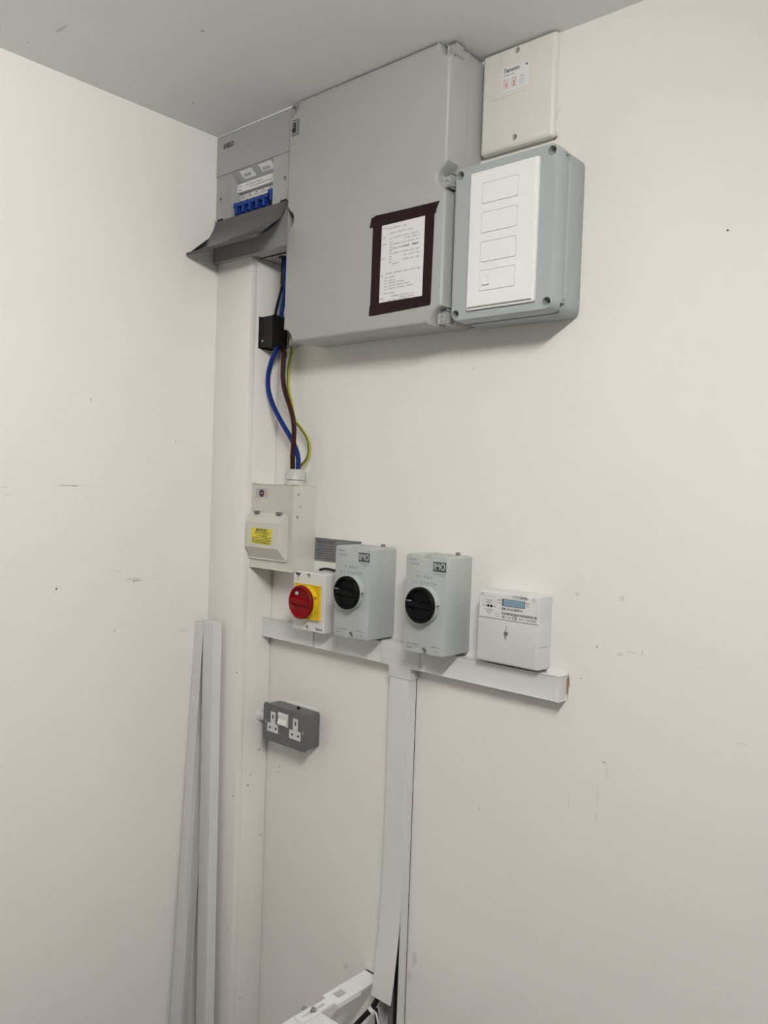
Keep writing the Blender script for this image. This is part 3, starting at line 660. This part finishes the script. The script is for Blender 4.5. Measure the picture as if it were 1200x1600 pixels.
blob(Vector((.9215, 0, 1.260)), .0028, .024, 'y', 'chip_brown', wb, 'paint_chip', .35)
# vertical trunking: channel plus lid that springs away at the bottom
vt = thing('vertical_trunking', 'tall white vertical trunking below the tee with its lid sprung loose at the bottom', 'cable trunking', (.5565, TD/2, .0))
VX0, VX1 = .5315, .5825
bm = box(VX1-.0018, VX1, -.0004, -.0245, .0, 1.2100); box(VX0, VX0+.0018, -.0004, -.0245, 0, 1.2100, bm=bm); box(VX0, VX1, -.0004, -.0022, 0, 1.21, bm=bm)
fin('channel', bm, 'trunking_white', vt)
rings = []; lid_end = onY(598, 1565, .045).z
for i in range(25):
    s = i/24; z = 1.2098-s*(1.2098-lid_end); k = max(0, (s-.55)/.45); off = TD-.0004-.020*k*k; dx = -.0035*k*k
    rings.append([Vector((VX0-.0004+dx, off+.0035, z)), Vector((VX1+.0004+dx, off+.0035, z)), Vector((VX1+.0004+dx, off+.0008, z)), Vector((VX1-.0006+dx, off, z)), Vector((VX0+.0006+dx, off, z)), Vector((VX0-.0004+dx, off+.0008, z))])
fin('lid', loft(rings), 'trunking_white', vt)
# cables in the trunk, showing under the loose lid
fin('grey_cable', tube([(.553, -.0115, 1.15), (.553, -.0115, .8), (.5545, -.0115, .55), (.556, -.013, .35), (.556, -.0130, .02)], .0062), 'grey_cable', None, 'grey cable running down inside the open end of the vertical trunking', 'cable')
fin('black_cable', tube([(.570, -.0105, 1.15), (.570, -.0105, .75), (.570, -.0105, .3), (.570, -.0105, .02)], .0075), 'black_plastic', None, 'thick black cable running down inside the open end of the vertical trunking', 'cable')
c0 = Vector((.541, -.0125, .62))
p = [Vector((.5415, -.0105, .90)), Vector((.5415, -.0125, .66)), Vector((.5405, -.033, .565)), onY(583, 1573, .045), onY(570, 1587, .060), onY(556, 1602, .075), onY(540, 1620, .09)]
fin('black_cable', tube(p, .0055), 'black_plastic', None, 'black cable curving out from under the loose trunking lid', 'cable')
q = onY(581, 1578, .047)
clp = thing('cable_clip', 'pale plastic clip around the black cable under the trunking lid', 'cable clip', q)
d_ = (p[5]-p[3]).normalized(); s_ = d_.cross(Vector((0, 1, 0))).normalized(); n_ = d_.cross(s_)
fin('band', loft([[q+d_*a+(s_*math.cos(2*math.pi*i/16)+n_*math.sin(2*math.pi*i/16))*.0082 for i in range(16)] for a in (-.004, .004)]), 'trunking_white', clp)
fin('tail', tube([q+s_*.004, q+s_*.014+Vector((0, 0, .004)), q+s_*.022+Vector((0, 0, -.010))], .0022, n=6), 'trunking_white', clp)
fin('black_cable', tube([q+Vector((.004, .008, .0)), q+Vector((.006, .010, -.03)), q+Vector((.004, .012, -.12)), q+Vector((.0, .012, -.3))], .0042), 'black_plastic', None, 'thin black cable hanging down below the cable clip', 'cable')

# ================================================================ TWIN SOCKET
OX0, OX1, OZ0, OZ1, OY = .1625, .3085, 1.0, 1.086, -.0450
so = thing('twin_socket', 'grey metal-clad twin wall socket with white switch below the trunking', 'socket', ((OX0+OX1)/2, -.022, OZ0))
fin('back_box', rloft(OX0+.0025, OX1-.0025, OZ0+.0025, OZ1-.0025, .008, [(-.0005, .001), (-.004, 0), (-.040, 0)]), 'socket_grey', so)
pl = fin('faceplate', rloft(OX0, OX1, OZ0, OZ1, .006, [(-.0395, 0), (OY+.001, 0), (OY, .001)]), 'socket_grey', so)
for cx in (.1975, .2735):
    cz = 1.0360
    o_ = [(cx-.0185, cz-.0135), (cx+.0185, cz-.0135), (cx+.0185, cz+.0065), (cx+.0085, cz+.0065), (cx+.0085, cz+.0335), (cx-.0075, cz+.0335), (cx-.0075, cz+.0065), (cx-.0185, cz+.0065)]
    s_ = fin('socket_outlet', prism(o_, OY+.0005, OY-.0008, 'y'), 'meter_white', pl)
    yy = OY-.0009
    for a in ((cx-.002, cx+.003, cz+.0175, cz+.0270), (cx-.0125, cx-.0065, cz-.0065, cz-.0015), (cx+.0075, cx+.0135, cz-.0065, cz-.0015)):
        [carve(q, box(a[0], a[1], OY-.004, OY+.0045, a[2], a[3])) for q in (s_, pl)]
rk = fin('rocker_frame', box(.2180, .2500, OY+.001, OY-.0020, 1.0440, 1.0735, .0008), 'meter_white', pl)
fin('rocker', prism([(OY-.0015, 1.0455), (OY-.0080, 1.0490), (OY-.0035, 1.0600), (OY-.0060, 1.0710), (OY-.0015, 1.0725)], .2200, .2475, 'x'), 'white_plastic', pl)
for x in (.1725, .3000): screw(pl, x, 1.0430, OY, .0036, rot=.5)
for x, z in ((.2235, 1.0265), (.2355, 1.0110), (.2510, 1.0060)): screw(pl, x, z, OY+.0006, .0016, slot=False)
fin('top_stub', cyl((.255, -.020), .0035, OZ1-.003, OZ1+.003, 'z', n=14), 'black_plastic', so)  # short black stub on top of the back box
fin('conduit_stub', cyl((-.022, 1.044), .0115, BW+.0004, OX0+.003, 'x', n=24), 'trunking_white', so)
fin('conduit_ring', cyl((-.022, 1.044), .0138, BW+.0004, BW+.006, 'x', n=24), 'trunking_white', so)
fin('paint_edge', box(OX0+.03, OX1-.01, -.0002, -.003, OZ1-.003, OZ1+.0012), 'wall_paint', so)

# ================================================================ LOOSE TRUNKING LEANING IN THE CORNER
def leaning(name, label, top, bot, wdt, dep, lipw=.004):
    t = thing(name, label, 'cable trunking', (bot[0]+wdt/2, bot[1], 0))
    def ring(x0, x1, y0, y1, p): return [Vector((p[0]+a, p[1]+b, p[2])) for a, b in ((x0, y0), (x1, y0), (x1, y1), (x0, y1))]
    fin('lid', loft([ring(0, wdt, 0, .004, p) for p in (bot, top)]), 'trunking_white', t)
    fin('channel', loft([ring(.0012, wdt-.0012, .004, dep, p) for p in (bot, top)]), 'trunking_white', t)
    for x in (lipw, wdt-lipw): fin('lid_edge', loft([ring(x-.0006, x+.0006, -.0004, 0, p) for p in (bot, top)]), 'trunking_white', t)
    return t
leaning('loose_trunking', 'loose white trunking length standing in the corner, beside the bare channel', (.0300, -.1240, 1.2640), (.0560, -.1290, 0.0), .0385, .0250)
# second length: a bare channel turned on its side, open towards the first
t = thing('loose_trunking', 'bare white trunking channel leaning against the side wall beside the lidded length', 'cable trunking', (.027, -.19, 0))
top, bot, wd, dp = (.0010, -.1245, 1.2600), (.0130, -.1900, 0.0), .0290, .0330
def plate(x0, x1, y0, y1): return loft([[Vector((p[0]+a, p[1]+b, p[2])) for a, b in ((x0, y0), (x1, y0), (x1, y1), (x0, y1))] for p in (bot, top)])
fin('channel_side', plate(0, wd, 0, .0018), 'trunking_white', t); fin('channel_side', plate(0, wd, dp-.0018, dp), 'trunking_white', t)
fin('channel_back', plate(0, .0018, .0019, dp-.0019), 'trunking_white', t)

# ================================================================ BRACKET AND CASING AT THE BOTTOM
bz = .5657
br = thing('fixing_bracket', 'white steel fixing bracket with square hole, from wall to the white casing', 'bracket', (.49, -.10, bz))
A0, A1 = .4720, .5145
def bb(x0, x1, y0, y1, z0=bz-.004, z1=bz, bm=None, r=0): return box(x0, x1, y0, y1, z0, z1, r, bm=bm)
bm = bb(A0, A1, -.0005, -.0040); bb(A0, A0+.026, -.0040, -.0065, bm=bm); bb(A0+.034, A1, -.0040, -.0065, bm=bm); bb(A0, A1, -.0065, -.088, bm=bm); bb(A0, A0+.010, -.088, -.112, bm=bm); bb(A1-.014, A1, -.088, -.112, bm=bm); bb(A0, A1, -.112, -.130, bm=bm)
bb(A0+.011, A1-.009, -.130, -.146, bm=bm); bb(A0+.011, A0+.0185, -.146, -.205, bm=bm); bb(A1-.0175, A1-.009, -.146, -.205, bm=bm); bb(A0+.011, A1-.009, -.205, -.214, bm=bm)
fin('strap', bm, 'steel_white', br, flat=True)
fin('wall_flange', bb(A0, A1, -.0005, -.004, bz-.045, bz), 'steel_white', br, flat=True)
fin('side_flange', bb(A1-.003, A1-.0002, -.060, -.128, bz-.010, bz-.0042), 'steel_white', br, flat=True)
bo = fin('bolt', cyl((A0+.0225, -.176), .0062, bz-.012, bz+.0008, 'z', n=20), 'screw_metal', br)
fin('bolt_head', cyl((A0+.0225, -.176), .0048, bz+.0008, bz+.0055, 'z', flat_n=6), 'screw_metal', bo)
zc = bz-.0045
c0, cl_, cr_ = onZ(485, 1571, zc), onZ(438, 1600, zc), onZ(517, 1600, zc)
dl, dr_ = (cl_-c0).normalized(), (cr_-c0).normalized()
dr_ = (dr_-dl*dr_.dot(dl)).normalized()
ca = thing('equipment_casing', 'white metal equipment casing under the fixing bracket', 'casing', (c0.x, c0.y, 0))
def foot(a0, a1, b0, b1): return [((c0+dl*a+dr_*b).x, (c0+dl*a+dr_*b).y) for a, b in ((a0, b0), (a1, b0), (a1, b1), (a0, b1))]
fin('top_panel', prism(foot(0, .42, 0, .26), zc-.012, zc, 'z', r=.002), 'steel_white', ca)
fin('body', prism(foot(.002, .418, .002, .258), 0, zc-.011, 'z'), 'steel_white', ca)
for a in (.012, .115):
    q = c0+dl*a
    fin('edge_bolt', loft([[q-dr_*k+dl*(.0042*math.cos(2*math.pi*i/14))+Vector((0, 0, .0042*math.sin(2*math.pi*i/14)-.003)) for i in range(14)] for k in (-.001, .008)]), 'screw_metal', ca)
